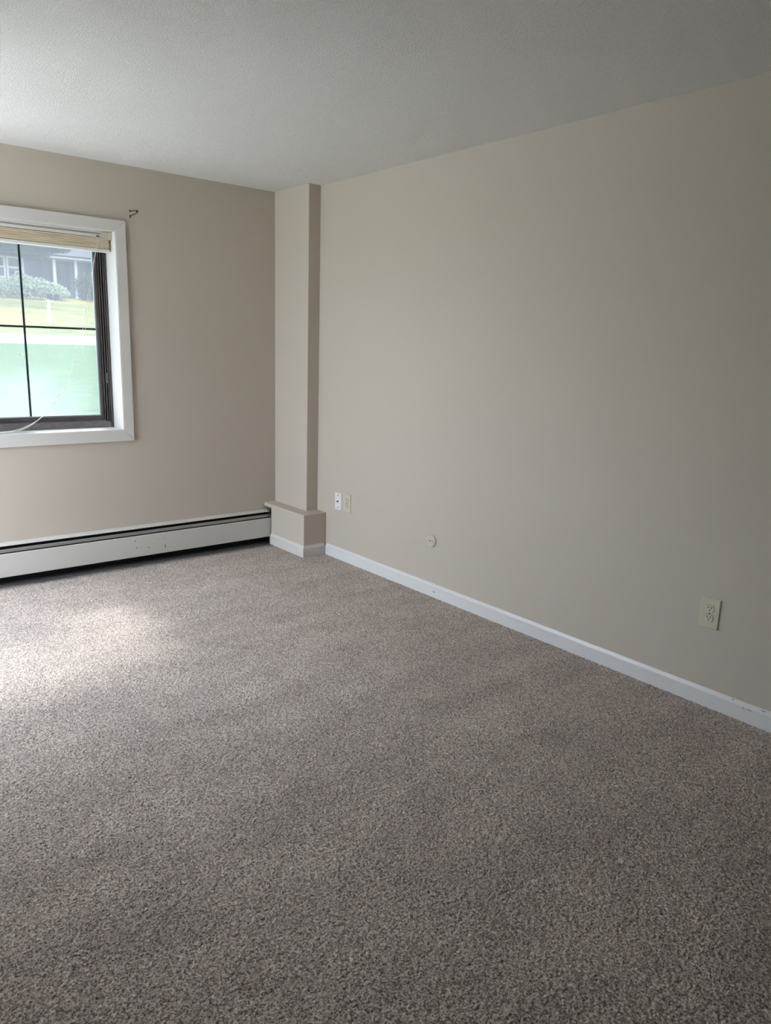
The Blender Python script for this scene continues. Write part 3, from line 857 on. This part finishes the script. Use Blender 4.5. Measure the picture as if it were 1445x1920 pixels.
def leaf_mass(name, mat, parent, blobs, n, size, seed, flat=0.35):
    """foliage: leaf quads scattered through ellipsoid blobs (centre, radii)"""
    r = np.random.default_rng(seed)
    vol = np.array([b[1][0] * b[1][1] * b[1][2] for b in blobs]); pick = r.choice(len(blobs), n, p=vol / vol.sum())
    d = r.standard_normal((n, 3)); d /= np.linalg.norm(d, axis=1)[:, None]
    rad = r.uniform(0.55, 1.05, n)[:, None]
    c = np.array([b[0] for b in blobs])[pick] + d * rad * np.array([b[1] for b in blobs])[pick]
    nrm = d + 0.9 * r.standard_normal((n, 3)); nrm /= np.linalg.norm(nrm, axis=1)[:, None]
    t = np.cross(nrm, r.standard_normal((n, 3))); t /= np.linalg.norm(t, axis=1)[:, None]
    b_ = np.cross(nrm, t)
    s = size * r.uniform(0.6, 1.3, n)[:, None]
    v = np.stack([c - t * s, c - b_ * s * 0.55 + nrm * s * 0.12, c + t * s, c + b_ * s * 0.55 + nrm * s * 0.12], 1).reshape(-1, 3)
    me = bpy.data.meshes.new(name)
    me.from_pydata(v.tolist(), [], np.arange(4 * n).reshape(-1, 4).tolist())
    me.materials.append(mat)
    o = bpy.data.objects.new(name, me); COL.objects.link(o)
    o.parent = parent; o.matrix_parent_inverse = parent.matrix_basis.inverted()
    o['kind'] = 'stuff'
    return o

# shade tree in front of the house: only its low branches show
tr_ = thing('shade_tree', (6.3, 46.5, gz(46.5)), 'dark leafy tree with low branches hanging before the grey house', 'tree')
g0 = gz(46.5)
MB().tube([(6.3, 46.5, g0 - 0.1), (6.35, 46.5, g0 + 1.5), (6.5, 46.6, g0 + 3.2), (7.0, 46.6, g0 + 5.5)], [0.30, 0.24, 0.21, 0.15], 10).build('trunk', m_bark, tr_, smooth=True)
MB().tube([(6.5, 46.6, g0 + 3.0), (8.2, 46.8, g0 + 3.5), (10.2, 46.9, g0 + 3.5), (12.2, 46.9, g0 + 3.45)], [0.14, 0.10, 0.07, 0.03], 8).build('branch', m_bark, tr_, smooth=True)
leaf_mass('foliage', m_leafd, tr_, [((7.4, 46.6, 9.4), (4.4, 3.4, 2.2)), ((4.6, 46.5, 7.8), (2.2, 1.8, 1.2)), ((11.0, 46.8, 7.9), (2.4, 1.6, 0.9))], 14000, 0.12, 11)
leaf_mass('low_foliage', m_leafd, tr_, [((8.9, 46.7, 6.85), (1.5, 0.8, 0.62)), ((10.7, 46.8, 6.58), (1.25, 0.7, 0.66)), ((12.2, 46.9, 6.88), (1.0, 0.6, 0.40))], 14000, 0.06, 12)
# pale shrub
sh = thing('flowering_shrub', (10.8, 48.5, gz(48.5)), 'pale green rounded shrub in front of the grey house', 'shrub')
g1 = gz(48.5)
for k in range(5):
    x = 9.4 + 0.75 * k
    MB().tube([(x, 48.5, g1 - 0.05), (x + 0.1, 48.45, g1 + 0.5), (x + 0.18, 48.5, g1 + 0.95)], [0.03, 0.022, 0.012], 6).build('stem', m_bark, sh)
leaf_mass('foliage', m_leafp, sh, [((9.55, 48.5, g1 + 0.55), (0.95, 0.8, 0.60)), ((10.45, 48.4, g1 + 0.75), (0.95, 0.9, 0.72)), ((11.4, 48.5, g1 + 0.72), (0.95, 0.9, 0.62)), ((12.2, 48.4, g1 + 0.58), (0.80, 0.8, 0.52)), ((12.75, 48.4, g1 + 0.42), (0.62, 0.7, 0.42))], 7000, 0.085, 5)
# tall hedge
he = thing('tall_hedge', (15.6, 50.5, gz(50.5)), 'tall dark clipped hedge at the right end of the porch', 'hedge')
g2 = gz(50.5)
for x in (15.0, 15.8, 16.6):
    MB().tube([(x, 50.5, g2 - 0.05), (x, 50.5, g2 + 1.4)], [0.06, 0.03], 6).build('stem', m_bark, he)
leaf_mass('foliage', m_leafh, he, [((15.05, 50.5, g2 + 0.95), (0.62, 0.7, 0.98)), ((15.75, 50.4, g2 + 1.0), (0.70, 0.7, 0.98)), ((16.6, 50.5, g2 + 1.0), (0.75, 0.7, 1.0)), ((17.5, 50.5, g2 + 1.0), (0.75, 0.7, 1.0))], 7000, 0.085, 9)
# mailbox on the far side of the street
mb_ = thing('mailbox', (6.86, 30, gz(30)), 'dark mailbox on a white post beyond the street', 'mailbox')
g3 = gz(30)
MB().box(6.80, 6.90, 29.95, 30.05, g3 - 0.1, 2.90).build('post', m_mpost, mb_, bevel=0.008)
MB().box(6.74, 7.08, 29.96, 30.04, 2.79, 2.86).build('arm', m_mpost, mb_, bevel=0.006)
px = []
for k in range(13):
    a = math.pi * k / 12
    px.append((30 + 0.085 * math.cos(a), 3.045 + 0.085 * math.sin(a)))
px += [(29.915, 2.905), (30.085, 2.905)]
bx = MB().prism(px, 'x', 6.83, 7.25).build('box', m_mbox, mb_)
MB().prism([(30 + (p[0] - 30) * 1.04, 3.0 + (p[1] - 3.0) * 1.03) for p in px], 'x', 7.25, 7.262).build('door', m_mbox, bx)
MB().box(7.02, 7.035, 29.905, 29.914, 3.0, 3.14).build('flag', m_mpost, bx)

# a few pale fallen leaves on the near lawn
def leaf(x, y, s, rot, label):
    z = gz(y) + 0.012
    n = 10; v = []
    for k in range(n):
        a = 2 * math.pi * k / n
        rr = s * (1.0 if k % 2 == 0 else 0.62)
        v.append((x + rr * math.cos(a + rot) * 1.5, y + rr * math.sin(a + rot), z + 0.02 * math.cos(2 * a)))
    v2 = [(p[0], p[1], p[2] - 0.006) for p in v]
    f = [tuple(range(n)), tuple(range(2 * n - 1, n - 1, -1))] + [(i, n + i, n + (i + 1) % n, (i + 1) % n) for i in range(n)]
    t = MB().add(v + v2, f).build('fallen_leaf', m_leafy)
    tag(t, label, 'leaf', 'leaves on the near lawn')
leaf(1.15, 14.0, 0.055, 0.2, 'larger pale tan leaf on the near lawn, left of the muntin')
leaf(1.62, 13.6, 0.03, 0.9, 'smaller pale tan leaf on the near lawn, right of the muntin')

# ------------------------------------------------------------------ daylight portal in the window opening (guides sky sampling, gives off no light of its own)
def portal(w, h, loc, d):
    pl = bpy.data.lights.new('window_portal', 'AREA')
    pl.shape = 'RECTANGLE'; pl.size = w; pl.size_y = h
    pl.cycles.is_portal = True
    po = bpy.data.objects.new('window_portal', pl)
    po.location = loc
    po.rotation_euler = Vector(d).to_track_quat('-Z', 'Z').to_euler()
    COL.objects.link(po)
portal(WXR - WXL, WZT - WZB, ((WXL + WXR) / 2, RD - 0.002, (WZB + WZT) / 2), (0, -1, 0))
portal(DY1 - DY0, DZ1, (XL - 0.03, (DY0 + DY1) / 2, DZ1 / 2), (1, 0, 0))
